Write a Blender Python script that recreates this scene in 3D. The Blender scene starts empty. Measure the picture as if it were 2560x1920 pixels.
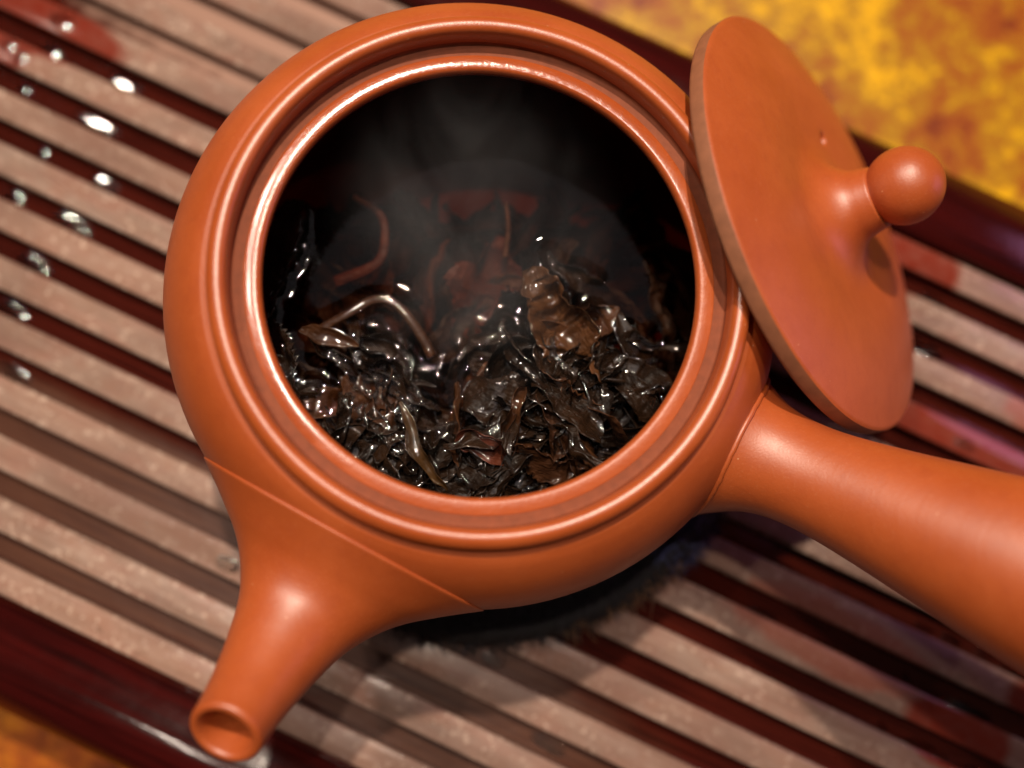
import bpy, bmesh, math, random
from mathutils import Vector, Matrix, noise
S = 0.01                      # the script is written in centimetres
R = math.radians
scn = bpy.context.scene
COL = scn.collection
random.seed(7)

# ------------------------------------------------------------------ camera
cam_d = bpy.data.cameras.new('camera')
cam = bpy.data.objects.new('camera', cam_d); COL.objects.link(cam)
cam_d.sensor_width = 36.0
cam_d.lens = 2600 / 2560 * 36.0
cam_d.clip_start = 0.01; cam_d.clip_end = 20
CM = Matrix(((0.9992274, -0.0059992, -0.0388403), (0.0, 0.9882806, -0.1526485), (0.0393009, 0.1525305, 0.9875170)))
cam.matrix_world = Matrix.Translation((0, 0, 21.6276 * S)) @ CM.to_4x4()
cam_d.dof.use_dof = True
cam_d.dof.focus_distance = 17.4 * S
cam_d.dof.aperture_fstop = 5.2
scn.camera = cam

# ------------------------------------------------------------------ world, lamps, exposure
wd = bpy.data.worlds.new('World'); scn.world = wd; wd.use_nodes = True
wd.node_tree.nodes['Background'].inputs[0].default_value = (1.0, 0.82, 0.66, 1)
wd.node_tree.nodes['Background'].inputs[1].default_value = 0.012

def lamp(name, direction, dist, size, power, color, target=(1.0, 3.0, 3.0)):
    l = bpy.data.lights.new(name, 'AREA'); l.shape = 'DISK'; l.size = size; l.energy = power; l.color = color
    o = bpy.data.objects.new(name, l); COL.objects.link(o)
    d = Vector(direction).normalized(); t = Vector(target) * S
    o.location = t + d * dist
    o.rotation_euler = (-d).to_track_quat('-Z', 'Y').to_euler()
    return o
lamp('ceiling_spot_lamp', (0.0, 0.47, 1.0), 1.45, 0.045, 19.0, (1.0, 0.85, 0.68))
lamp('ceiling_spot_lamp', (-0.03, 0.155, 1.0), 1.50, 0.040, 7.0, (1.0, 0.84, 0.68))
lamp('ceiling_spot_lamp', (-0.44, 0.48, 1.0), 1.60, 0.060, 6.0, (1.0, 0.84, 0.70))
lamp('ceiling_spot_lamp', (-0.44, 0.22, 1.0), 1.60, 0.045, 3.5, (1.0, 0.84, 0.70))
lamp('ceiling_spot_lamp', (0.45, 0.06, 1.0), 1.60, 0.045, 1.2, (1.0, 0.86, 0.74))
lamp('added_overhead_fill', (0.0, 0.22, 1.0), 1.55, 1.30, 1.3, (1.0, 0.84, 0.86))  # added unseen overhead fill, for a grey reflection in the tea and soft sheen
lamp('lilac_wall_lamp', (0.95, 0.05, 0.20), 1.5, 0.60, 1.7, (1.0, 0.42, 0.82))

vs = scn.view_settings
vs.view_transform = 'Standard'; vs.look = 'None'; vs.gamma = 1; vs.exposure = 0.0
scn.cycles.max_bounces = 8; scn.cycles.transparent_max_bounces = 12
scn.cycles.volume_bounces = 0
scn.cycles.volume_step_rate = 3.0; scn.cycles.volume_max_steps = 48
scn.cycles.use_denoising = True

# ------------------------------------------------------------------ helpers
def obj(name, verts, faces, mat, parent=None, smooth=True, loc=None):
    me = bpy.data.meshes.new(name)
    me.from_pydata([(x * S, y * S, z * S) for x, y, z in verts], [], faces)
    me.update()
    if smooth:
        me.polygons.foreach_set('use_smooth', [True] * len(me.polygons))
    if mat: me.materials.append(mat)
    o = bpy.data.objects.new(name, me); COL.objects.link(o)
    if parent: o.parent = parent
    if loc: o.location = Vector(loc) * S
    return o
def empty(name, loc=(0, 0, 0), rot=(0, 0, 0)):
    o = bpy.data.objects.new(name, None); COL.objects.link(o)
    o.empty_display_size = 0.01
    o.location = Vector(loc) * S; o.rotation_euler = rot
    return o
def tag(o, label=None, cat=None, group=None, kind=None):
    if label: o['label'] = label
    if cat: o['category'] = cat
    if group: o['group'] = group
    if kind: o['kind'] = kind
    return o
def catmull(pts, sub=5, closed=False):
    P = [Vector(p) for p in pts]; n = len(P); out = []
    rng = range(n if closed else n - 1)
    for i in rng:
        if closed: p0, p1, p2, p3 = P[i - 1], P[i], P[(i + 1) % n], P[(i + 2) % n]
        else: p0, p1, p2, p3 = P[max(i - 1, 0)], P[i], P[i + 1], P[min(i + 2, n - 1)]
        for k in range(sub):
            t = k / sub
            out.append(0.5 * ((2 * p1) + (p2 - p0) * t + (2 * p0 - 5 * p1 + 4 * p2 - p3) * t * t + (3 * p1 - p0 - 3 * p2 + p3) * t ** 3))
    if not closed: out.append(P[-1])
    return out
def revolve(prof, n=96):
    V = []; F = []
    for r, z in prof:
        for k in range(n):
            a = 2 * math.pi * k / n; V.append((r * math.cos(a), r * math.sin(a), z))
    for i in range(len(prof) - 1):
        for k in range(n):
            k2 = (k + 1) % n
            F.append((i * n + k, i * n + k2, (i + 1) * n + k2, (i + 1) * n + k))
    return V, F
def sweep(path, radii, n=10, closed=False, caps=True, up=Vector((0, 0, 1))):
    """tube along a path; radii: list of r or (ra, rb)"""
    V = []; F = []; m = len(path); P = [Vector(p) for p in path]
    prev = None
    for i in range(m):
        if closed: t = P[(i + 1) % m] - P[i - 1]
        else: t = P[min(i + 1, m - 1)] - P[max(i - 1, 0)]
        t = t.normalized()
        if prev is None:
            a = up.cross(t)
            if a.length < 1e-4: a = Vector((1, 0, 0)).cross(t)
            a.normalize()
        else:
            a = prev - t * prev.dot(t); a.normalize()
        prev = a; b = t.cross(a)
        r = radii[i] if isinstance(radii, (list, tuple)) else radii
        ra, rb = r if isinstance(r, (list, tuple)) else (r, r)
        for k in range(n):
            an = 2 * math.pi * k / n
            V.append(tuple(P[i] + a * (ra * math.cos(an)) + b * (rb * math.sin(an))))
    for i in range(m if closed else m - 1):
        j = (i + 1) % m
        for k in range(n):
            k2 = (k + 1) % n
            F.append((i * n + k, i * n + k2, j * n + k2, j * n + k))
    if caps and not closed:
        F.append(tuple(range(n - 1, -1, -1))); F.append(tuple(range((m - 1) * n, m * n)))
    return V, F

# ---- materials
TEAZ = 3.52                    # level of the tea
class NT:
    def __init__(s, name):
        s.m = bpy.data.materials.new(name); s.m.use_nodes = True
        s.t = s.m.node_tree; s.t.nodes.clear()
        s.out = s.n('ShaderNodeOutputMaterial')
    def n(s, typ, **kw):
        nd = s.t.nodes.new(typ)
        for k, v in kw.items(): setattr(nd, k, v)
        return nd
    def l(s, a, b): s.t.links.new(a, b)
    def put(s, sock, v):
        if hasattr(v, 'is_output') or isinstance(v, bpy.types.NodeSocket): s.l(v, sock)
        elif v is not None:
            if isinstance(v, (tuple, list)) and len(v) == 3 and len(sock.default_value) == 4: v = (*v, 1)
            sock.default_value = v
    def math(s, op, a, b=None, c=None, clamp=False):
        nd = s.n('ShaderNodeMath', operation=op, use_clamp=clamp)
        for i, v in enumerate((a, b, c)): s.put(nd.inputs[i], v)
        return nd.outputs[0]
    def noise(s, vec, scale, detail=4, rough=0.55, dist=0.0, out='Fac'):
        nd = s.n('ShaderNodeTexNoise'); s.put(nd.inputs['Vector'], vec)
        nd.inputs['Scale'].default_value = scale; nd.inputs['Detail'].default_value = detail
        nd.inputs['Roughness'].default_value = rough; nd.inputs['Distortion'].default_value = dist
        return nd.outputs[out]
    def ramp(s, fac, stops, interp='LINEAR'):
        nd = s.n('ShaderNodeValToRGB'); nd.color_ramp.interpolation = interp
        el = nd.color_ramp.elements
        while len(el) < len(stops): el.new(0.5)
        for e, (p, c) in zip(el, stops):
            e.position = p; e.color = (*c, 1) if isinstance(c, (tuple, list)) else (c, c, c, 1)
        s.put(nd.inputs[0], fac); return nd.outputs[0]
    def mix(s, fac, a, b, blend='MIX'):
        nd = s.n('ShaderNodeMix', data_type='RGBA', blend_type=blend)
        s.put(nd.inputs['Factor'], fac); s.put(nd.inputs['A'], a); s.put(nd.inputs['B'], b)
        return nd.outputs['Result']
    def smooth(s, v, lo, hi):
        nd = s.n('ShaderNodeMapRange', interpolation_type='SMOOTHSTEP')
        s.put(nd.inputs['Value'], v); nd.inputs['From Min'].default_value = lo; nd.inputs['From Max'].default_value = hi
        return nd.outputs['Result']
    def mapping(s, vec, loc=(0, 0, 0), rot=(0, 0, 0), scale=(1, 1, 1)):
        nd = s.n('ShaderNodeMapping'); s.put(nd.inputs[0], vec)
        nd.inputs[1].default_value = loc; nd.inputs[2].default_value = rot; nd.inputs[3].default_value = scale
        return nd.outputs[0]
    def bump(s, h, strength=0.3, dist=0.001, normal=None):
        nd = s.n('ShaderNodeBump'); nd.inputs['Strength'].default_value = strength; nd.inputs['Distance'].default_value = dist
        s.put(nd.inputs['Height'], h)
        if normal is not None: s.l(normal, nd.inputs['Normal'])
        return nd.outputs[0]
    def pbsdf(s, color, rough, normal=None, **kw):
        nd = s.n('ShaderNodeBsdfPrincipled')
        s.put(nd.inputs['Base Color'], color); s.put(nd.inputs['Roughness'], rough)
        if normal is not None: s.l(normal, nd.inputs['Normal'])
        for k, v in kw.items(): s.put(nd.inputs[k.replace('_', ' ')], v)
        s.l(nd.outputs[0], s.out.inputs['Surface']); return nd
    def obj(s):
        return s.n('ShaderNodeTexCoord').outputs['Object']

def mat_clay(name='red_clay', wet_lip=False, gloss=0.0):
    t = NT(name); c = t.obj()
    big = t.noise(c, 60, 4, 0.6); fine = t.noise(c, 2600, 3, 0.7); mid = t.noise(c, 420, 4, 0.65)
    col = t.ramp(big, [(0.3, (0.37, 0.069, 0.0135)), (0.7, (0.45, 0.094, 0.0205))])
    col = t.mix(t.math('MULTIPLY', t.smooth(mid, 0.45, 0.72), 0.20), col, (0.30, 0.045, 0.010))
    col = t.mix(t.math('MULTIPLY', t.smooth(fine, 0.55, 0.75), 0.45), col, (0.52, 0.17, 0.07))
    specks = t.n('ShaderNodeTexVoronoi'); t.put(specks.inputs['Vector'], c); specks.inputs['Scale'].default_value = 230
    sp = t.math('LESS_THAN', specks.outputs['Distance'], 0.032)
    col = t.mix(t.math('MULTIPLY', sp, 0.5), col, (0.75, 0.42, 0.24))
    rough = t.math('ADD', t.math('MULTIPLY', big, 0.10), t.math('ADD', t.math('MULTIPLY', mid, 0.10), 0.32 - gloss))
    lines = t.noise(t.mapping(c, scale=(30, 30, 1500)), 1.0, 2)
    b = t.bump(t.math('ADD', t.math('ADD', fine, mid), t.math('MULTIPLY', lines, 0.6)), 0.14, 0.00025)
    if wet_lip:
        wn = t.noise(c, 350, 4, 0.6)
        sep = t.n('ShaderNodeSeparateXYZ'); t.l(c, sep.inputs[0])
        side = t.math('ADD', t.math('MULTIPLY', sep.outputs['X'], -14.0), t.math('MULTIPLY', sep.outputs['Y'], 17.0))
        wet = t.smooth(t.math('ADD', side, t.math('MULTIPLY', wn, 0.5)), -0.05, 0.35)
        rough = t.math('SUBTRACT', rough, t.math('MULTIPLY', wet, 0.26))
        col = t.mix(t.math('MULTIPLY', wet, 0.35), col, (0.30, 0.05, 0.012))
        b = t.bump(t.noise(c, 900, 2), 0.12, 0.0006, b)
        p = t.pbsdf(col, rough, b, Specular_IOR_Level=0.6, Coat_Weight=t.math('MULTIPLY', wet, 1.0), Coat_Roughness=0.17)
    else:
        p = t.pbsdf(col, rough, b, Specular_IOR_Level=0.85)
    return t.m
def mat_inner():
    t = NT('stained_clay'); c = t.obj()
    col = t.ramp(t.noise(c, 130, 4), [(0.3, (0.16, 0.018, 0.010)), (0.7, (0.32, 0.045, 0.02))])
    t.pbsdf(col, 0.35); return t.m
def uv_blob(t, c, blobs, warp=0.35):
    """soft mask from ellipses (u, v, radius_u, radius_v) given in tray centimetres"""
    wn = t.noise(c, 110, 3, 0.6); res = None
    for (u, v, ru, rv) in blobs:
        m = t.mapping(c, (-u / ru, -v / rv, 0), (0, 0, 0), (1 / (ru * S), 1 / (rv * S), 0.0))
        ln = t.n('ShaderNodeVectorMath', operation='LENGTH'); t.l(m, ln.inputs[0])
        d = ln.outputs['Value']
        res = d if res is None else t.math('MINIMUM', res, d)
    d = t.math('ADD', res, t.math('MULTIPLY', t.math('SUBTRACT', wn, 0.5), warp))
    return t.math('SUBTRACT', 1.0, t.smooth(d, 0.84, 1.10))
WET = [(-13.6, 6.2, 2.3, 0.75), (-14.2, 5.4, 1.05, 0.8), (5.9, 9.6, 1.3, 0.8), (9.2, 6.4, 2.6, 0.65),
       (10.6, 0.75, 1.15, 0.8), (13.4, 6.3, 2.0, 0.6), (12.4, 2.0, 1.2, 0.6)]
DAMP_SHADE = [(7.6, 1.45, 2.3, 0.75), (0.2, -3.0, 0.9, 0.18), (9.0, -3.0, 3.0, 0.4), (10.6, 7.6, 1.6, 0.8), (5.9, 1.2, 0.22, 0.13),  # first ellipse paints the handle's half-shadow; the rest are reddish damp spots
        (3.0, -1.8, 1.0, 0.1), (-5.6, 8.6, 1.8, 0.7), (-1.5, -4.15, 0.8, 0.12)]
def mat_slat():
    t = NT('pale_slat_wood'); c = t.obj()
    inf = t.n('ShaderNodeObjectInfo')
    g = t.noise(t.mapping(c, scale=(60, 700, 700)), 1.0, 4, 0.6)
    blot = t.noise(t.mapping(c, scale=(1, 2.2, 1)), 90, 4, 0.6)
    col = t.ramp(g, [(0.25, (0.20, 0.130, 0.102)), (0.5, (0.315, 0.218, 0.175)), (0.75, (0.45, 0.330, 0.275))])
    col = t.mix(t.math('MULTIPLY', t.smooth(blot, 0.42, 0.68), 0.7), col, (0.31, 0.155, 0.12))
    col = t.mix(t.math('MULTIPLY', inf.outputs['Random'], 0.45), col, (0.36, 0.20, 0.145))
    fineb = t.noise(t.mapping(c, scale=(1, 1.6, 1)), 330, 5, 0.7)
    col = t.mix(t.math('MULTIPLY', t.smooth(fineb, 0.40, 0.68), 0.5), col, (0.30, 0.165, 0.115))
    col = t.mix(t.math('MULTIPLY', t.smooth(t.noise(c, 800, 2), 0.60, 0.68), 0.7), col, (0.62, 0.46, 0.37))
    tone = t.noise(t.mapping(c, scale=(1, 3.0, 1)), 22, 3, 0.6)
    col = t.mix(t.math('MULTIPLY', t.smooth(tone, 0.40, 0.66), 0.6), col, (0.17, 0.098, 0.076))
    dirt = t.smooth(t.noise(c, 420, 5, 0.75), 0.58, 0.70)
    dirt = t.math('MULTIPLY', dirt, t.smooth(t.noise(c, 45, 2), 0.48, 0.62))
    col = t.mix(t.math('MULTIPLY', dirt, 0.8), col, (0.10, 0.055, 0.035))
    damp_shade = uv_blob(t, c, DAMP_SHADE, 0.7)
    col = t.mix(t.math('MULTIPLY', damp_shade, 0.55), col, (0.34, 0.085, 0.05))
    wet = uv_blob(t, c, WET, 0.3)
    col = t.mix(t.math('MULTIPLY', wet, t.math('ADD', 0.65, t.math('MULTIPLY', fineb, 0.5)), clamp=True), col, (0.19, 0.021, 0.010))
    rough = t.math('SUBTRACT', t.math('ADD', t.math('MULTIPLY', fineb, 0.25), t.math('MULTIPLY', t.smooth(t.noise(t.mapping(c, scale=(1, 4, 1)), 40, 3), 0.35, 0.6), 0.28)), t.math('MULTIPLY', wet, 0.46), clamp=True)
    dots = t.noise(c, 700, 2, 0.5)
    b = t.bump(t.math('ADD', t.math('MULTIPLY', g, 0.6), t.smooth(dots, 0.62, 0.72)), 0.25, 0.0004)
    nd = t.n('ShaderNodeMix', data_type='VECTOR'); t.put(nd.inputs['Factor'], wet); t.l(b, nd.inputs[4])
    t.l(t.n('ShaderNodeNewGeometry').outputs['Normal'], nd.inputs[5])
    t.pbsdf(col, rough, nd.outputs[1]); return t.m
BROWN_AREAS = [(-9.0, -2.6, 14.5, 1.9), (2.2, -2.95, 1.5, 0.5), (4.0, -4.1, 6.0, 0.45)]  # groove floor is browner and rougher inside these ellipses
PALE_AREAS = [(-9.5, 9.0, 6.5, 2.3)]  # groove floor turns pale and rougher in this ellipse
def mat_groove():
    t = NT('groove_lacquer'); c = t.obj()
    g = t.noise(t.mapping(c, scale=(40, 900, 900)), 1.0, 4, 0.6)
    maroonc = t.ramp(g, [(0.3, (0.022, 0.0035, 0.0025)), (0.6, (0.055, 0.0075, 0.0045)), (0.8, (0.085, 0.014, 0.008))])
    brownc = t.ramp(g, [(0.3, (0.045, 0.013, 0.007)), (0.7, (0.095, 0.034, 0.017))])
    brown_mask = uv_blob(t, c, BROWN_AREAS, 0.12)
    col = t.mix(brown_mask, maroonc, brownc)
    pale_mask = uv_blob(t, c, PALE_AREAS, 0.35)
    col = t.mix(pale_mask, col, (0.34, 0.20, 0.15))
    d = t.math('MAXIMUM', brown_mask, pale_mask)
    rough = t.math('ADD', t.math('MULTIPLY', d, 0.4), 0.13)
    b = t.bump(t.noise(t.mapping(c, scale=(300, 500, 500)), 1.0, 3), 0.2, 0.0006)
    t.pbsdf(col, rough, b, Coat_Weight=0.3, Coat_Roughness=0.1); return t.m
def mat_rail():
    t = NT('dark_red_lacquer'); c = t.obj()
    g = t.noise(t.mapping(c, scale=(25, 500, 500)), 1.0, 4, 0.6)
    col = t.ramp(g, [(0.3, (0.014, 0.0018, 0.0018)), (0.7, (0.050, 0.004, 0.0035))])
    r = t.math('ADD', t.math('MULTIPLY', t.noise(c, 300, 3), 0.12), 0.10)
    t.pbsdf(col, r, t.bump(t.noise(c, 700, 3), 0.08, 0.0004), Specular_IOR_Level=0.45); return t.m
def mat_table():
    t = NT('amber_table_lacquer'); c = t.obj()
    big = t.noise(c, 34, 5, 0.6, 0.3); mid = t.noise(c, 140, 6, 0.7, 0.3); fine = t.noise(c, 420, 4, 0.7)
    f = t.math('ADD', t.math('MULTIPLY', big, 0.42), t.math('ADD', t.math('MULTIPLY', mid, 0.36), t.math('MULTIPLY', fine, 0.24)))
    col = t.ramp(f, [(0.41, (0.15, 0.022, 0.006)), (0.46, (0.28, 0.062, 0.007)), (0.50, (0.32, 0.110, 0.006)), (0.54, (0.37, 0.185, 0.006)), (0.59, (0.68, 0.355, 0.003))])
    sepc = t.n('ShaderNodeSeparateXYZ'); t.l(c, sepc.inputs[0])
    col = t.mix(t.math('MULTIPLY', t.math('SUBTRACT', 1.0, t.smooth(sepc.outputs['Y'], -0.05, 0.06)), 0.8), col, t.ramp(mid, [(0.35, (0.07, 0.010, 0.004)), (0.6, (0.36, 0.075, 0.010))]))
    t.pbsdf(col, 0.40, t.bump(mid, 0.12, 0.001), Specular_IOR_Level=0.2); return t.m
def mat_leaf(name, c0, c1, rough=0.5):
    t = NT(name); c = t.obj(); inf = t.n('ShaderNodeObjectInfo')
    n1 = t.noise(c, 300, 4, 0.6)
    col = t.ramp(n1, [(0.3, c0), (0.7, c1)])
    col = t.mix(t.math('MULTIPLY', inf.outputs['Random'], 0.5), col, c0)
    h = t.math('ADD', t.noise(c, 420, 2, 0.5), t.math('MULTIPLY', t.noise(t.mapping(c, scale=(1, 3.5, 1)), 330, 2, 0.5), 0.8))
    gz = t.n('ShaderNodeSeparateXYZ'); t.l(t.n('ShaderNodeNewGeometry').outputs['Position'], gz.inputs[0])
    air = t.smooth(gz.outputs['Z'], (TEAZ - 0.10) * S, (TEAZ - 0.01) * S)      # no air film on what lies under the tea
    t.pbsdf(col, rough, t.bump(h, 0.6, 0.0010), Specular_IOR_Level=0.15, Coat_Weight=air, Coat_Roughness=0.055, Coat_IOR=1.65); return t.m
def mat_tea():
    t = NT('brown_tea'); c = t.obj()
    g = t.n('ShaderNodeNewGeometry'); fr = t.n('ShaderNodeFresnel'); fr.inputs['IOR'].default_value = 1.36
    b = t.bump(t.noise(c, 120, 2), 0.05, 0.002); t.l(b, fr.inputs['Normal'])
    fac = t.math('MULTIPLY', fr.outputs[0], t.math('SUBTRACT', 1.0, g.outputs['Backfacing']))
    tr = t.n('ShaderNodeBsdfTransparent'); gl = t.n('ShaderNodeBsdfGlossy'); gl.inputs['Roughness'].default_value = 0.012; t.l(b, gl.inputs['Normal'])
    mx = t.n('ShaderNodeMixShader'); t.l(fac, mx.inputs[0]); t.l(tr.outputs[0], mx.inputs[1]); t.l(gl.outputs[0], mx.inputs[2])
    t.l(mx.outputs[0], t.out.inputs['Surface'])
    va = t.n('ShaderNodeVolumeAbsorption'); va.inputs['Color'].default_value = (0.70, 0.36, 0.12, 1); va.inputs['Density'].default_value = 135
    t.l(va.outputs[0], t.out.inputs['Volume']); t.m.cycles.homogeneous_volume = True; return t.m
def mat_water():
    t = NT('water'); t.pbsdf((1, 1, 1), 0.05, Transmission_Weight=1.0, IOR=1.42); return t.m
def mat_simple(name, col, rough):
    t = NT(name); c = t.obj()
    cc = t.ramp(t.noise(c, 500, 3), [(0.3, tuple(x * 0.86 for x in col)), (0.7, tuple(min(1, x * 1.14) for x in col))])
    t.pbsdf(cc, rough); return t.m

M_CLAY = mat_clay(); M_RIM = mat_clay('burnished_red_clay', False, 0.09); M_EDGE = mat_simple('matte_clay', (0.27, 0.10, 0.048), 0.6); M_SEAT = mat_simple('dark_matte_clay', (0.22, 0.052, 0.018), 0.8); M_LIP = mat_clay('wet_red_clay', True); M_INNER = mat_inner()  # M_SEAT is a darker matte clay for the lid ledge
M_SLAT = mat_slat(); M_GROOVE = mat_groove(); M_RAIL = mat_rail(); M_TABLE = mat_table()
M_LEAF = mat_leaf('dark_leaf', (0.006, 0.003, 0.0018), (0.025, 0.0105, 0.004))
M_LEAFB = mat_leaf('brown_leaf', (0.026, 0.009, 0.004), (0.085, 0.032, 0.011))
M_LEAFR = mat_leaf('red_leaf', (0.035, 0.007, 0.0035), (0.10, 0.025, 0.011))
M_LEAFT = mat_leaf('tan_leaf', (0.030, 0.011, 0.004), (0.10, 0.038, 0.012))
M_LEAFO = mat_leaf('olive_leaf', (0.022, 0.010, 0.003), (0.07, 0.032, 0.009))
M_TEA = mat_tea(); M_WATER = mat_water()

# ------------------------------------------------------------------ table and tray
def slab(x0, x1, y0, y1, z0, z1, bev, seg=3):
    """box with rounded upper long edges, profile in y-z extruded along x, ends closed"""
    prof = [(y0, z0)]
    for k in range(seg + 1):
        a = math.pi - k / seg * math.pi / 2; prof.append((y0 + bev + bev * math.cos(a), z1 - bev + bev * math.sin(a)))
    for k in range(seg + 1):
        a = math.pi / 2 - k / seg * math.pi / 2; prof.append((y1 - bev + bev * math.cos(a), z1 - bev + bev * math.sin(a)))
    prof.append((y1, z0)); n = len(prof)
    V = [(x0, y, z) for y, z in prof] + [(x1, y, z) for y, z in prof]
    F = [(k, k + 1, n + k + 1, n + k) for k in range(n - 1)] + [(n - 1, 0, n, 2 * n - 1)]
    F += [tuple(range(n - 1, -1, -1)), tuple(range(n, 2 * n))]
    return V, F
TZ = -3.2
ta = empty('amber_table', (0, 0, TZ))
V = [(-45, -35, 0), (55, -35, 0), (55, 45, 0), (-45, 45, 0), (-45, -35, -2.5), (55, -35, -2.5), (55, 45, -2.5), (-45, 45, -2.5)]
F = [(0, 1, 2, 3), (7, 6, 5, 4), (0, 4, 5, 1), (1, 5, 6, 2), (2, 6, 7, 3), (3, 7, 4, 0)]
bpy.data.objects.remove(ta)
tbl = obj('table_top', V, F, M_TABLE, smooth=False, loc=(0, 0, TZ)); tag(tbl, kind='structure')

ANG = -0.4385747; PER = 1.1; OFF = 4.447
U0, U1 = -21.0, 21.0
tray = empty('tea_tray', (0, 0, TZ), (0, 0, ANG))
tag(tray, 'dark red lacquered tea tray with pale raised slats under the teapot', 'tray')
ZT = -TZ                                            # slat tops in tray space
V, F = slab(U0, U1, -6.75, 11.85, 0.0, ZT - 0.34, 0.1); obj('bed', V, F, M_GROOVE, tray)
for k in range(14):
    v0 = (k - OFF) * PER + random.uniform(-0.025, 0.025)
    V, F = slab(U0 + 0.6, U1 - 0.6, v0, v0 + 0.62 + random.uniform(-0.03, 0.03), ZT - 0.36, ZT + random.uniform(-0.012, 0.0), 0.05)
    obj('slat', V, F, M_SLAT, tray)
def rail(prof, x0, x1):
    n = len(prof)
    V = [(x0, y, z) for y, z in prof] + [(x1, y, z) for y, z in prof]
    F = [(k, k + 1, n + k + 1, n + k) for k in range(n - 1)] + [(n - 1, 0, n, 2 * n - 1), tuple(range(n - 1, -1, -1)), tuple(range(n, 2 * n))]
    return V, F
lo = [(-5.07, 2.4), (-5.07, 2.95), (-5.35, 3.10), (-5.75, 3.26), (-5.95, 3.34), (-6.25, 3.34), (-6.55, 3.22), (-6.85, 3.0), (-6.98, 2.7), (-7.0, 0.0)]
def softprof(p): return [tuple(q) for q in [Vector((a, b)) for a, b in p[:1]] + catmull(p[1:-1], 4) + [Vector(p[-1])]]
V, F = rail(softprof(lo), U0 - 0.6, U1 + 0.6); obj('frame_rail', V, F, M_RAIL, tray)
hi = [(10.08, 2.4), (10.10, 3.1), (10.2, 3.28), (10.5, 3.34), (10.9, 3.34), (11.3, 3.28), (11.7, 3.1), (11.98, 2.9), (12.05, 2.6), (12.06, 0.0)]
V, F = rail(softprof(hi), U0 - 0.6, U1 + 0.6); obj('frame_rail', V, F, M_RAIL, tray)
for ua, ub in ((U0 - 1.2, U0 + 0.5), (U1 - 0.5, U1 + 1.2)):
    V, F = slab(ua, ub, -5.05, 10.05, 0.02, ZT + 0.1, 0.2); obj('end_rail', V, F, M_RAIL, tray)

# ------------------------------------------------------------------ bristle pad under the pot
PC = Vector((-0.14, 4.23, 0.0))
pad = empty('bristle_pad', (0.32, 3.72, 0.0))
tag(pad, 'round dark bristly fibre pad under the teapot', 'pad')
M_PAD = mat_simple('pad_dark', (0.010, 0.009, 0.010), 0.7)
V, F = revolve([tuple(p) for p in [Vector((0, 0.0)), Vector((5.4, 0.0)), Vector((5.66, 0.12)), Vector((5.68, 0.36)), Vector((5.45, 0.6)), Vector((4.0, 0.72)), Vector((0, 0.72))]], 64)
obj('pad_base', V, F, M_PAD, pad)
def fibres(name, count, mat, r_lo, r_hi, a_lo, a_hi, ln, w):
    V = []; F = []
    for _ in range(count):
        a = random.uniform(a_lo, a_hi); r = math.sqrt(random.uniform(r_lo ** 2, r_hi ** 2))
        z = 0.66 if r < 5.3 else random.uniform(0.05, 0.6)
        p = Vector((r * math.cos(a), r * math.sin(a), z))
        out = Vector((math.cos(a), math.sin(a), 0))
        d = (out * random.uniform(0.1, 1.1) + Vector((random.gauss(0, .6), random.gauss(0, .6), random.uniform(-0.1, 0.8)))).normalized()
        L = ln * random.uniform(0.5, 1.2); bend = Vector((random.gauss(0, .3), random.gauss(0, .3), -0.35)) * L
        s = d.cross(Vector((random.gauss(0, 1), random.gauss(0, 1), random.gauss(0, 1)))).normalized() * w
        s2 = d.cross(s).normalized() * w
        b = len(V)
        for t, ww in ((0, 1), (0.5, 0.8), (1, 0.25)):
            q = p + d * (L * t) + bend * (t * t)
            q.z = max(q.z, 0.02)
            V += [tuple(q + s * ww), tuple(q - s * 0.5 * ww + s2 * 0.87 * ww), tuple(q - s * 0.5 * ww - s2 * 0.87 * ww)]
        for i in range(2):
            for k in range(3):
                F.append((b + i * 3 + k, b + i * 3 + (k + 1) % 3, b + i * 3 + 3 + (k + 1) % 3, b + i * 3 + 3 + k))
    o = obj(name, V, F, mat, pad); o['kind'] = 'stuff'; return o
fibres('bristles', 9000, M_PAD, 4.3, 5.78, 0, 2 * math.pi, 0.24, 0.014)
fibres('bristles', 2200, mat_simple('pad_grey', (0.03, 0.027, 0.034), 0.6), 4.8, 5.78, 0, 2 * math.pi, 0.24, 0.012)
fibres('bristles', 170, mat_simple('pad_tan', (0.20, 0.10, 0.045), 0.6), 5.5, 5.8, -1.30, -0.80, 0.28, 0.013)
fibres('bristles', 300, mat_simple('pad_blue', (0.05, 0.06, 0.16), 0.6), 5.1, 5.8, -0.85, -0.62, 0.26, 0.013)

# ------------------------------------------------------------------ teapot
pot = empty('teapot', (PC.x, PC.y, 0.72))
pot.rotation_euler = Vector((0.07, -0.007, 1)).normalized().rotation_difference(Vector((0, 0, 1))).inverted().to_euler()
tag(pot, 'orange red clay teapot with side handle and short spout, open top', 'teapot')
Z0 = 0.72                                           # pot space: z measured from the pad
OUT = [(3.1, 0.06), (3.35, 0.10), (3.8, 0.36), (4.40, 0.80), (4.88, 1.40), (5.14, 2.05), (5.27, 2.70), (5.29, 3.15), (5.22, 3.62), (5.06, 4.08), (4.83, 4.48), (4.58, 4.76), (4.39, 4.89)]
outp = [tuple(p) for p in catmull(OUT, 4)]
V, F = revolve([(0.0, 0.10), (2.9, 0.10), (3.0, 0.0)] + outp + [(4.31, 4.89), (4.27, 4.92)], 128)
body = obj('body', V, F, M_CLAY, pot)
RIM = [(4.27, 4.92), (4.285, 5.02), (4.265, 5.14), (4.20, 5.22), (4.11, 5.255), (4.02, 5.23), (3.97, 5.15), (3.955, 5.0), (3.95, 4.88)]
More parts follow.
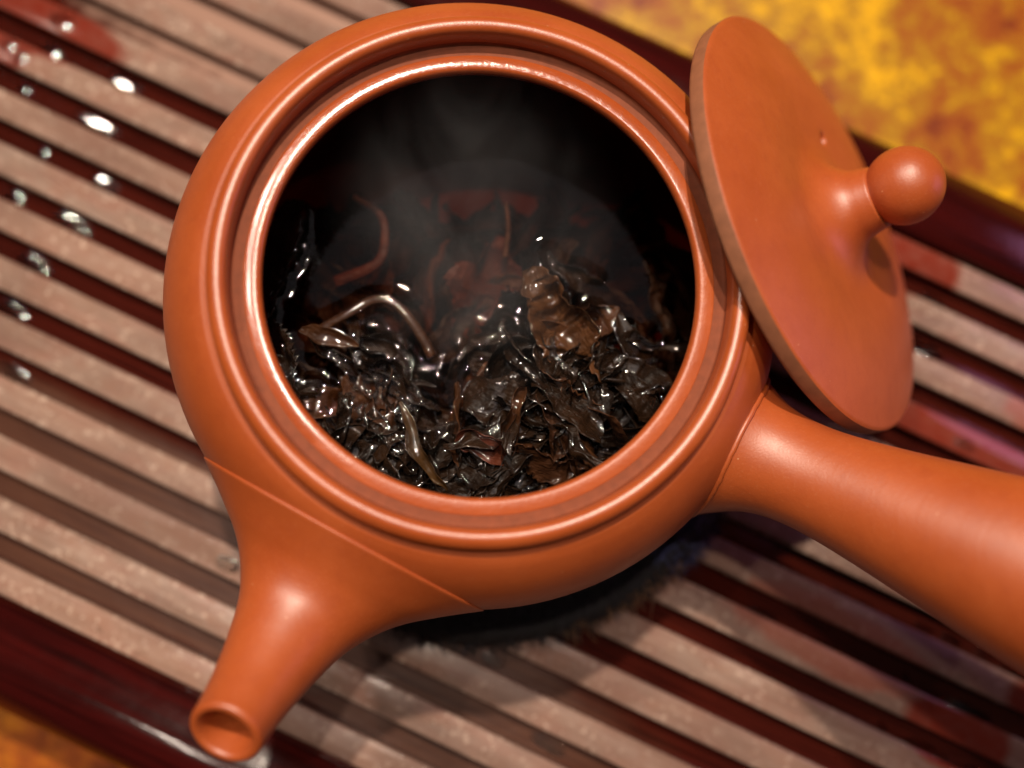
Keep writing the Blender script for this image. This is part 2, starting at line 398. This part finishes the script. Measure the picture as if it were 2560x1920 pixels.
V, F = revolve([tuple(p) for p in catmull(RIM, 4)], 160); obj('rim', V, F, M_RIM, pot)
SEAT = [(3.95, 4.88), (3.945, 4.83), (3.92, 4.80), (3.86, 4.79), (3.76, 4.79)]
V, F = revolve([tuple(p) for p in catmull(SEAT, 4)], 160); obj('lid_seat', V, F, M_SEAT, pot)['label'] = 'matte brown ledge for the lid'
LIP = [(3.76, 4.79), (3.75, 4.80), (3.70, 4.812), (3.63, 4.822), (3.56, 4.82), (3.515, 4.80), (3.487, 4.75), (3.478, 4.69), (3.50, 4.61), (3.60, 4.52)]
V, F = revolve([tuple(p) for p in catmull(LIP, 4)], 160); obj('lip', V, F, M_LIP, pot)
INN = [(3.60, 4.52), (3.9, 4.45), (4.4, 4.15), (4.8, 3.7), (4.98, 3.0), (4.9, 2.3), (4.5, 1.5), (3.9, 0.9), (3.0, 0.55), (0.0, 0.5)]
V, F = revolve([tuple(p) for p in catmull(INN, 3)], 96); obj('inner_wall', V, F, M_INNER, pot)
def body_r(z):
    if z < OUT[0][1] or z > OUT[-1][1]: return 0.0
    for (r0, z0), (r1, z1) in zip(outp, outp[1:]):
        if z0 <= z <= z1: return r0 + (r1 - r0) * (z - z0) / max(1e-6, z1 - z0)
    return 0.0
def seam_on_body(curve_at, n=64, t0=-1.2, t1=2.5):
    """curve_at(angle, t) -> point; first t where the point leaves the body"""
    pts = []
    for k in range(n):
        a = 2 * math.pi * k / n; prev = None
        for i in range(241):
            t = t0 + (t1 - t0) * i / 240; q = curve_at(a, t)
            if math.hypot(q.x, q.y) > body_r(q.z) and q.z < 4.9:
                pts.append(q); break
    return pts
# handle: a flared hollow tube running out and up
ha = R(-28.8); hel = R(28.0)
hd = Vector((math.cos(ha) * math.cos(hel), math.sin(ha) * math.cos(hel), math.sin(hel)))
h0 = Vector((4.83 * math.cos(ha), 4.83 * math.sin(ha), 3.10))
hs = Vector((-math.sin(ha), math.cos(ha), 0)); hu = hd.cross(hs) * -1
if hu.z < 0: hu = -hu
HP = [(-0.75, 2.02), (-0.40, 1.82), (0.0, 1.56), (0.45, 1.26), (0.95, 1.01), (1.5, 0.91), (2.2, 0.93), (3.3, 1.08), (5.1, 1.38), (7.0, 1.62), (8.4, 1.74), (8.75, 1.72), (8.8, 1.62), (8.5, 1.5), (6.0, 1.25), (3.5, 0.8), (3.3, 0.0)]
hp = catmull(HP, 5)
def h_r(t):
    for p, q in zip(hp, hp[1:]):
        if p.x <= t <= q.x: return p.y + (q.y - p.y) * (t - p.x) / max(1e-6, q.x - p.x)
    return hp[0].y
def h_pt(a, t): return h0 + hd * t + hs * (h_r(t) * math.cos(a)) + hu * (h_r(t) * math.sin(a))
n = 72; V = []; F = []; tstart = []
for k in range(n):
    a = 2 * math.pi * k / n; t = 2.0
    while t > -0.75:
        q = h_pt(a, t)
        if math.hypot(q.x, q.y) < body_r(q.z) - 0.14: break
        t -= 0.02
    tstart.append(t)
tip_i = max(range(len(hp)), key=lambda i: hp[i].x)
for i, p in enumerate(hp):
    for k in range(n):
        a = 2 * math.pi * k / n
        if i <= tip_i:
            t = tstart[k] + (p.x - hp[0].x) / (hp[tip_i].x - hp[0].x) * (hp[tip_i].x - tstart[k]) if p.x < 2.5 else None
            t = max(p.x, tstart[k]) if t is None or p.x >= 2.5 else tstart[k] + (p.x + 0.75) / 3.25 * (2.5 - tstart[k])
            V.append(tuple(h_pt(a, t)))
        else: V.append(tuple(h0 + hd * p.x + hs * (p.y * math.cos(a)) + hu * (p.y * math.sin(a))))
for i in range(len(hp) - 1):
    for k in range(n): F.append((i * n + k, i * n + (k + 1) % n, (i + 1) * n + (k + 1) % n, (i + 1) * n + k))
handle = obj('handle', V, F, M_CLAY, pot)
sp_ = seam_on_body(lambda a, t: h0 + hd * t + hs * (h_r(t) * math.cos(a)) + hu * (h_r(t) * math.sin(a)))
V, F = sweep(sp_, 0.055, 8, closed=True); obj('seam', V, F, M_CLAY, handle)
# spout
sa = R(-118.5); sr = Vector((math.cos(sa), math.sin(sa), 0)); ss = Vector((-math.sin(sa), math.cos(sa), 0))
# control sections: the base is a straight slice of the body, then ellipses narrowing to the tip
CT = [(5.05, 3.02, 2.05, 1.44, 0.0), (5.55, 3.15, 1.46, 1.16, 0.15), (6.15, 3.46, 1.01, 0.88, 0.42), (6.75, 3.92, 0.78, 0.70, 0.66),
      (7.25, 4.34, 0.65, 0.62, 0.80), (7.60, 4.70, 0.585, 0.575, 0.85), (7.80, 4.93, 0.56, 0.56, 0.88)]
n = 96; RHO = 4.60; ZC = 2.95
def slice_pt(an, rho, off):
    lo_, hi_ = 0.0, 4.0
    for _ in range(40):
        m_ = (lo_ + hi_) / 2; y_ = m_ * math.cos(an); z_ = ZC + m_ * math.sin(an)
        if math.hypot(rho, y_) < body_r(z_): lo_ = m_
        else: hi_ = m_
    m_ = lo_ + off
    return Vector((rho, m_ * math.cos(an), ZC + m_ * math.sin(an)))
ctrl = [[slice_pt(2 * math.pi * k / n, RHO, 0.045) for k in range(n)]]
for rho, zc, a_, b_, el in CT:
    nx, nz = -math.sin(el), math.cos(el)
    ctrl.append([Vector((rho + nx * b_ * math.sin(2 * math.pi * k / n), a_ * math.cos(2 * math.pi * k / n), zc + nz * b_ * math.sin(2 * math.pi * k / n))) for k in range(n)])
rowsv = [[slice_pt(2 * math.pi * k / n, RHO - 0.05, -0.15) for k in range(n)], [slice_pt(2 * math.pi * k / n, RHO - 0.02, 0.015) for k in range(n)], [slice_pt(2 * math.pi * k / n, RHO - 0.006, 0.036) for k in range(n)]]
cols = [catmull([ctrl[i][k] for i in range(len(ctrl))], 7) for k in range(n)]
for i in range(len(cols[0])): rowsv.append([cols[k][i] for k in range(n)])
def ring(rho, zc, r_, el):
    nx, nz = -math.sin(el), math.cos(el)
    return [Vector((rho + nx * r_ * math.sin(2 * math.pi * k / n), r_ * math.cos(2 * math.pi * k / n), zc + nz * r_ * math.sin(2 * math.pi * k / n))) for k in range(n)]
tx, tz = math.cos(0.88), math.sin(0.88)
for d_, r_ in ((0.045, 0.548), (0.075, 0.515), (0.08, 0.47), (0.055, 0.432), (0.0, 0.412), (-0.25, 0.40)): rowsv.append(ring(7.80 + tx * d_, 4.93 + tz * d_, r_, 0.88))
for rho, zc, r_, el in ((7.25, 4.33, 0.40, 0.80), (6.75, 3.90, 0.44, 0.72), (6.15, 3.46, 0.5, 0.60), (5.55, 3.1, 0.6, 0.4)): rowsv.append(ring(rho, zc, r_, el))
V = [tuple(sr * p.x + ss * p.y + Vector((0, 0, p.z))) for row in rowsv for p in row]; F = []
for i in range(len(rowsv) - 1):
    for k in range(n): F.append((i * n + k, i * n + (k + 1) % n, (i + 1) * n + (k + 1) % n, (i + 1) * n + k))
spout = obj('spout', V, F, M_CLAY, pot)

# ------------------------------------------------------------------ lid leaning on the pot and the tray
LAZ = R(14.8); LEL = R(41.0)
lid = empty('teapot_lid', (6.20, 5.87, 3.12))
ln = Vector((math.cos(LAZ) * math.cos(LEL), math.sin(LAZ) * math.cos(LEL), math.sin(LEL)))
lx = Vector((-math.sin(LAZ), math.cos(LAZ), 0)); ly = ln.cross(lx)
lid.rotation_euler = Matrix((lx, ly, ln)).transposed().to_euler()
tag(lid, 'round orange clay lid with ball knob leaning against the teapot', 'lid')
LP = [(0.0, -0.02), (2.7, -0.02), (2.75, -0.26), (2.83, -0.30), (2.90, -0.26), (2.93, -0.01), (3.9, 0.0)]
EDGE = [(3.9, 0.0), (3.97, 0.01), (4.02, 0.04), (4.03, 0.09), (4.03, 0.27), (4.025, 0.30)]
TOP = [(4.025, 0.30), (3.98, 0.335), (3.88, 0.37), (3.5, 0.49), (2.95, 0.62), (2.35, 0.68), (1.85, 0.66), (1.4, 0.63), (1.08, 0.69), (0.82, 0.85), (0.66, 1.05), (0.60, 1.25), (0.56, 1.42)]
V, F = revolve([tuple(p) for p in catmull(TOP, 4)] + [(0.0, 1.5)] + [(0.0, 0.25), (0.5, 0.25), (3.9, 0.25)], 128)
disc = obj('disc', V, F, M_CLAY, lid)
V, F = revolve(LP, 96); obj('underside', V, F, M_CLAY, lid)
V, F = revolve(EDGE, 128); e_ = obj('edge', V, F, M_EDGE, lid); e_['label'] = 'matte brown edge of the lid'
V, F = revolve([(max(0.0, 0.69 * math.sin(math.pi * k / 28)), 1.90 - 0.68 * math.cos(math.pi * k / 28)) for k in range(29)], 48)
obj('knob', V, F, M_CLAY, lid)
# vent hole, cut through
V, F = revolve([(0.0, -1), (0.12, -1), (0.12, 1), (0.0, 1)], 20)
cut = obj('vent_cutter', V, F, M_CLAY, lid, loc=(1.55, -0.55, 0.66))
md = disc.modifiers.new('b', 'BOOLEAN'); md.operation = 'DIFFERENCE'; md.object = cut; md.solver = 'EXACT'
dg = bpy.context.evaluated_depsgraph_get(); dg.update()
nm = bpy.data.meshes.new_from_object(disc.evaluated_get(dg))
disc.modifiers.clear(); disc.data = nm
bpy.data.objects.remove(cut)

# ------------------------------------------------------------------ tea, leaves
def heap(x, y):
    """height of the leaf heap, world centimetres"""
    dx, dy = x - 0.1, y - 4.05
    h = 2.42 + 1.30 * max(0.0, min(1.0, (4.6 - y + 0.22 * x) / 3.2))
    h += 0.75 * math.exp(-(((x - 1.3) / 1.1) ** 2 + ((y - 3.7) / 1.1) ** 2))
    h += 0.34 * math.exp(-(((x - 0.7) / 1.2) ** 2 + ((y - 2.2) / 1.0) ** 2))
    h += 0.42 * math.exp(-(((x + 1.9) / 1.3) ** 2 + ((y - 3.0) / 0.8) ** 2))
    h -= 0.75 * math.exp(-(((x + 0.45) / 0.75) ** 2 + ((y - 2.6) / 0.9) ** 2))
    h += 0.22 * noise.noise(Vector((x * 1.3, y * 1.3, 0.3)))
    return h
def nvec(p):
    return Vector((noise.noise(p + Vector((3.1, 7.7, 1.9))), noise.noise(p + Vector((11.3, 2.4, 5.2))), noise.noise(p + Vector((4.6, 9.1, 13.8)))))
def leaf_mesh(L, W, curl, twist, crumple, rib=0.0, seed=0.0, nu=14, nv=6, th=0.018, bend=0.0, serr=0.0):
    V = []; F = []
    def pt(i, j, sgn):
        u = i / (nu - 1); v = j / (nv - 1) * 2 - 1
        w = W * 0.5 * (math.sin(math.pi * min(1, 0.06 + 0.92 * u)) ** 0.65)
        w *= 1 + serr * (1 if i % 2 else -1)
        a = v * curl; rr = w / max(0.25, abs(curl))
        y = math.sin(a) * rr; z = (1 - math.cos(a)) * rr
        z += rib * (0.6 + 0.8 * noise.noise(Vector((u * 5, v * 2, seed)))) * math.cos(u * 62 + abs(v) * 4.0 + 2.0 * noise.noise(Vector((u * 3, v, seed))))
        tw = twist * (u - 0.5); y, z = y * math.cos(tw) - z * math.sin(tw), y * math.sin(tw) + z * math.cos(tw)
        x = (u - 0.5) * L; z += bend * math.sin(math.pi * u); y += bend * 0.6 * math.sin(2.2 * math.pi * u + seed)
        nz = nvec(Vector((x * 2.2 + seed, y * 2.2, z * 2.2 + seed * 0.7)))
        q = Vector((x, y, z)) + nz * crumple + nvec(Vector((x * 4.5 + seed, y * 4.5, z * 4.5))) * (crumple * 0.28) + nvec(Vector((x * 10 + seed, y * 10, z * 10))) * (crumple * 0.06)
        q.z += sgn * th
        return tuple(q)
    for sgn in (0, 1):
        for i in range(nu):
            for j in range(nv): V.append(pt(i, j, sgn))
    N = nu * nv
    for i in range(nu - 1):
        for j in range(nv - 1):
            a = i * nv + j; F.append((a + N, a + N + nv, a + N + nv + 1, a + N + 1)); F.append((a, a + 1, a + nv + 1, a + nv))
    for i in range(nu - 1):
        for j in (0, nv - 1):
            a = i * nv + j; q = (a, a + nv, a + nv + N, a + N); F.append(q if j == 0 else q[::-1])
    return V, F
def place(o, x, y, z, rz, rx=0.0, ry=0.0):
    o.location = Vector((x, y, z)) * S
    o.rotation_euler = (rx, ry, rz); return o
MX, MY = 0.05, 4.21
def rand_spot(rmax, ymax=5.6):
    while True:
        x = MX + random.uniform(-rmax, rmax); y = MY + random.uniform(-rmax, rmax)
        if math.hypot(x - MX, y - MY) < rmax and y < ymax: return x, y
# the mass of the heap below the leaves one can pick apart
V = []; F = []
for i in range(420):
    x, y = rand_spot(4.3, 6.4); z = heap(x, y) - random.uniform(0.18, 0.8)
    lv, lf = leaf_mesh(random.uniform(0.9, 1.7), random.uniform(0.35, 0.8), random.uniform(0.6, 2.4), random.gauss(0, 1.6), 0.13, 0, i * 1.7, 8, 4)
    mt = Matrix.Translation((x, y, z)) @ Matrix.Rotation(random.uniform(0, 6.28), 4, 'Z') @ Matrix.Rotation(random.gauss(0, .45), 4, 'Y') @ Matrix.Rotation(random.gauss(0, .6), 4, 'X')
    b = len(V); V += [tuple(mt @ Vector(p)) for p in lv]; F += [tuple(b + k for k in f) for f in lf]
hp_ = obj('leaf_heap', V, F, M_LEAF)
tag(hp_, 'dense mass of soaked dark tea leaves deep in the teapot', 'tea leaves', kind='stuff')
# single leaves on top
protos = []
for i in range(18):
    long_ = i % 2 == 0
    L = random.uniform(1.6, 2.5) if long_ else random.uniform(0.9, 1.7)
    W = random.uniform(0.36, 0.6) if long_ else random.uniform(0.65, 1.25)
    V, F = leaf_mesh(L, W, random.uniform(0.6, 2.2), random.gauss(0, 1.3), random.uniform(0.14, 0.26), random.choice([0, 0.012, 0.02, 0.03]), 31.3 + i * 2.1, 30, 9, bend=random.uniform(0, .18))
    me = bpy.data.meshes.new('tea_leaf'); me.from_pydata([tuple(Vector(v) * S) for v in V], [], F); me.update()
    me.polygons.foreach_set('use_smooth', [True] * len(me.polygons)); me.materials.append(M_LEAF); protos.append(me)
for i in range(110):
    x, y = rand_spot(3.6, 4.9)
    if y > 3.3 and random.random() < 0.5 : x, y = rand_spot(3.55, 3.3)
    o = bpy.data.objects.new('tea_leaf', protos[i % len(protos)]); COL.objects.link(o)
    z = heap(x, y) + random.uniform(-0.1, 0.14)
    place(o, x, y, z, random.uniform(0, 6.28), random.gauss(0, .5), random.gauss(0, .28))
    r = random.random()
    if r < 0.26:
        o.material_slots[0].link = 'OBJECT'; o.material_slots[0].material = M_LEAFB
    zone = 'at the left of' if x < -1.4 else 'at the right of' if x > 1.5 else 'along the front of' if y < 2.2 else 'in the middle of'
    tag(o, 'dark wet curled tea leaf %s the heap inside the teapot' % zone, 'tea leaf', 'curled leaves %s the heap' % zone)
def big_leaf(args, mat, pos, rz, rx, ry, label, name='tea_leaf', cat='tea leaf'):
    V, F = leaf_mesh(*args[0], **args[1]); o = obj(name, V, F, mat); place(o, *pos, rz, rx, ry); tag(o, label, cat); return o
big_leaf(((2.2, 1.2, 1.3, 0.9, 0.24), dict(rib=0.06, seed=3.9, nu=80, nv=16)), M_LEAFT, (1.62, 3.65, 4.02), R(-58), 0.35, 0.15,
         'large brown ribbed tea leaf standing out of the tea right of centre')
big_leaf(((1.5, 0.7, 1.2, 0.5, 0.14), dict(rib=0.03, seed=8.1, nu=40, nv=9)), M_LEAF, (1.95, 2.95, 3.95), R(25), 0.2, -0.1,
         'dark wrinkled tea leaf just below the large ribbed leaf')
big_leaf(((1.0, 0.75, 1.6, 0.8, 0.2), dict(seed=5.2, nu=24, nv=10)), M_LEAFR, (0.25, 1.62, 4.12), R(-15), 0.3, 0.1,
         'crumpled reddish brown tea leaf near the front lip')
big_leaf(((1.6, 0.34, 1.5, 1.4, 0.10), dict(seed=1.2, nu=26, nv=7, bend=0.12)), M_LEAFO, (-0.85, 1.55, 4.25), R(-58), 0.1, 0.1,
         'long twisted olive brown tea leaf left of the reddish one')
big_leaf(((1.1, 0.35, 0.9, 0.5, 0.08), dict(seed=14.2, nu=20, nv=7)), M_LEAFB, (-2.45, 3.55, 3.80), R(-18), 0.2, -0.1,
         'flat brown strip of tea leaf at the left side of the tea')
big_leaf(((2.0, 1.2, 0.9, 0.8, 0.3), dict(seed=21.2, nu=40, nv=9, serr=0.06)), M_LEAFR, (0.2, 4.7, 2.95), R(70), 0.1, 0.2,
         'broad brown tea leaf sunk below the tea surface at the centre')
big_leaf(((2.6, 0.9, 0.5, 0.4, 0.16), dict(seed=25.2, nu=50, nv=9, serr=0.12)), M_LEAF, (-3.45, 5.0, 3.35), R(78), -0.7, 0.1,
         'dark jagged tea leaf clinging to the inner wall at left')
big_leaf(((1.6, 1.0, 0.5, 0.4, 0.16), dict(seed=28.2, nu=30, nv=9, serr=0.12)), M_LEAF, (-3.35, 3.2, 3.55), R(110), -0.5, 0.1,
         'dark jagged tea leaf at the left edge below the clinging one')
def stem(pts, r0, r1, mat, label):
    P = catmull(pts, 6); n_ = len(P)
    V, F = sweep(P, [(r0 + (r1 - r0) * i / n_, 0.6 * (r0 + (r1 - r0) * i / n_)) for i in range(n_)], 8)
    o = obj('tea_twig', V, F, mat); tag(o, label, 'tea twig'); return o
stem([(-2.75, 3.75, 3.42), (-2.2, 4.05, 3.47), (-1.75, 4.30, 3.5), (-1.35, 4.22, 3.5), (-0.95, 3.75, 3.46), (-0.7, 3.3, 3.4)], 0.075, 0.10, M_LEAFB, 'bent brown tea twig arching across the tea surface at left')
stem([(-2.2, 6.35, 3.1), (-1.7, 6.0, 3.15), (-1.6, 5.5, 3.2), (-1.75, 5.05, 3.15), (-2.5, 4.75, 3.0)], 0.06, 0.12, M_LEAFR, 'reddish curved tea twig under the surface at upper left')
stem([(0.62, 6.3, 3.0), (0.66, 5.8, 3.1), (0.6, 5.2, 3.1)], 0.04, 0.06, M_LEAFB, 'thin straight tea twig standing behind the leaf heap')
# the tea: a closed body of liquid with a rippled top
from mathutils import kdtree
bpy.context.view_layer.update()
wet_pts = []
for o in list(COL.objects):
    if o.name.startswith(('tea_leaf', 'tea_twig', 'leaf_heap')):
        mw = o.matrix_world
        for v in o.data.vertices:
            q = mw @ v.co / S
            if abs(q.z - TEAZ) < 0.06: wet_pts.append(q)
kd = kdtree.KDTree(len(wet_pts))
for i, q in enumerate(wet_pts): kd.insert((q.x, q.y, 0), i)
kd.balance()
V = []; F = []; NR, NA = 110, 260
for i in range(NR + 1):
    r = 4.88 * i / NR
    for k in range(NA):
        a = 2 * math.pi * k / NA; x = MX + r * math.cos(a); y = MY + r * math.sin(a)
        dd = kd.find((x, y, 0))[2]
        z = TEAZ + 0.11 * math.exp(-dd / 0.10) - 0.03 + 0.008 * noise.noise(Vector((x * 0.8, y * 0.8, 2)))
        V.append((x, y, z))
for i in range(NR):
    for k in range(NA):
        F.append((i * NA + k, (i + 1) * NA + k, (i + 1) * NA + (k + 1) % NA, i * NA + (k + 1) % NA))
b = len(V)
for r, z in ((4.87, 2.9), (4.6, 2.4), (4.1, 1.8), (3.4, 1.4), (0.0, 1.3)):
    for k in range(NA):
        a = 2 * math.pi * k / NA; V.append((MX + r * math.cos(a), MY + r * math.sin(a), z))
rowsb = [NR * NA] + [b + i * NA for i in range(5)]
for p0, p1 in zip(rowsb, rowsb[1:]):
    for k in range(NA): F.append((p0 + k, p1 + k, p1 + (k + 1) % NA, p0 + (k + 1) % NA))
tea = obj('tea', V, F, M_TEA); tag(tea, 'clear dark brown tea filling the open teapot', 'tea')

# ------------------------------------------------------------------ water drops on the tray
def drop(u, v, r, lift, flat=0.5, el=1.0):
    prof = [(r * math.cos(t), r * flat * math.sin(t)) for t in [k / 8 * math.pi / 2 for k in range(8)]] + [(0.0, r * flat)]
    Vv, Ff = revolve([(0.0, -0.01)] + [(prof[0][0], -0.01)] + prof, 20)
    Vv = [(x * el, y, z) for x, y, z in Vv]
    o = obj('water_drop', Vv, Ff, M_WATER)
    x = u * math.cos(ANG) - v * math.sin(ANG); y = u * math.sin(ANG) + v * math.cos(ANG)
    o.location = Vector((x, y, lift)) * S; o.rotation_euler = (0, 0, ANG); return o
GZ = -0.335
for u, v, r, lift, el in [(-12.95, 6.42, .16, 0.0, 1.3), (-12.99, 5.78, .15, GZ, 1.2), (-13.35, 5.3, .14, 0, 1), (-13.7, 5.42, .13, 0, 1), (-13.1, 4.72, .11, GZ, 1), (-12.0, 3.62, .10, GZ, 1),
                         (-10.5, 3.6, .15, GZ, 1.5), (-11.3, 4.75, .13, GZ, 2.6), (-11.2, 5.85, .13, GZ, 2.0), (-12.1, 2.5, .12, GZ, 1.4), (-10.7, 2.55, .12, GZ, 2.4), (-11.0, 1.40, .12, GZ, 2.2), (-10.9, 0.3, .12, GZ, 2), (-10.2, -0.85, .12, GZ, 2)]:
    tag(drop(u, v, r * 1.3, lift, 0.05, 1.0 + (el - 1.0) * 1.5), 'clear water drop on the wet slats left of the teapot', 'water drop', 'water drops left of the teapot')
for u, v, r, lift, el in [(7.09, 8.0, .15, GZ, 1.1), (6.85, 7.98, .08, GZ, 1), (7.36, 8.02, .09, GZ, 1), (6.9, 9.15, .09, GZ, 1.3), (10.3, 6.9, .12, 0, 1.5), (8.6, 6.35, .1, 0, 1)]:
    tag(drop(u, v, r * 1.2, lift, 0.14, el * 2.2), 'clear water drop on the wet slats right of the lid', 'water drop', 'water drops right of the lid')
for u, v, r, lift, el in [(3.0, -2.95, .09, GZ, 1), (3.32, -2.99, .10, GZ, 1.1), (1.42, -1.93, .09, GZ, 1.4), (-4.3, -2.45, .13, 0, 1), (2.85, -2.93, .05, GZ, 1)]:
    tag(drop(u, v, r * 1.2, lift, 0.12, el * 1.6), 'clear water drop on the slats below the spout', 'water drop', 'water drops near the spout')
rd = random.Random(3)
for k in range(40):
    row = rd.choice([(7.3, 11.6, 2.36), (5.8, 11.4, 1.22), (8.0, 12.0, 3.4), (9.0, 12.0, 0.15)])
    u = rd.uniform(row[0], row[1]); v = row[2] + rd.uniform(-0.10, 0.16)
    tag(drop(u, v, rd.uniform(0.05, 0.12), GZ, rd.choice([0.12, 0.2, 0.25]), rd.uniform(1.5, 4.0)), 'tiny clear water drop in the dark grooves below the handle', 'water drop', 'water drops below the handle')

# ------------------------------------------------------------------ steam
t = NT('steam'); c = t.obj()
n1 = t.noise(t.mapping(c, scale=(1, 1, 0.30)), 75, 4, 0.55, 1.0)
ln_ = t.n('ShaderNodeVectorMath', operation='LENGTH'); t.l(t.mapping(c, scale=(1 / (2.6 * S), 1 / (2.9 * S), 1 / (2.2 * S))), ln_.inputs[0])
fall = t.math('SUBTRACT', 1.0, t.smooth(ln_.outputs['Value'], 0.25, 1.0))
den = t.math('MULTIPLY', t.math('MULTIPLY', t.smooth(n1, 0.30, 0.78), fall), 11.0)
pv = t.n('ShaderNodeVolumePrincipled'); pv.inputs['Color'].default_value = (0.95, 0.95, 0.97, 1); pv.inputs['Anisotropy'].default_value = 0.2
t.l(den, pv.inputs['Density']); t.l(pv.outputs[0], t.out.inputs['Volume'])
V, F = revolve([(2.6 * math.sin(math.pi * k / 16), -2.2 * math.cos(math.pi * k / 16)) for k in range(17)], 32)
st = obj('steam', V, F, t.m, loc=(0.0, 4.9, 5.5)); st.scale = (1, 1.1, 1)
tag(st, 'thin wisp of steam rising from the hot tea', 'steam', kind='stuff')
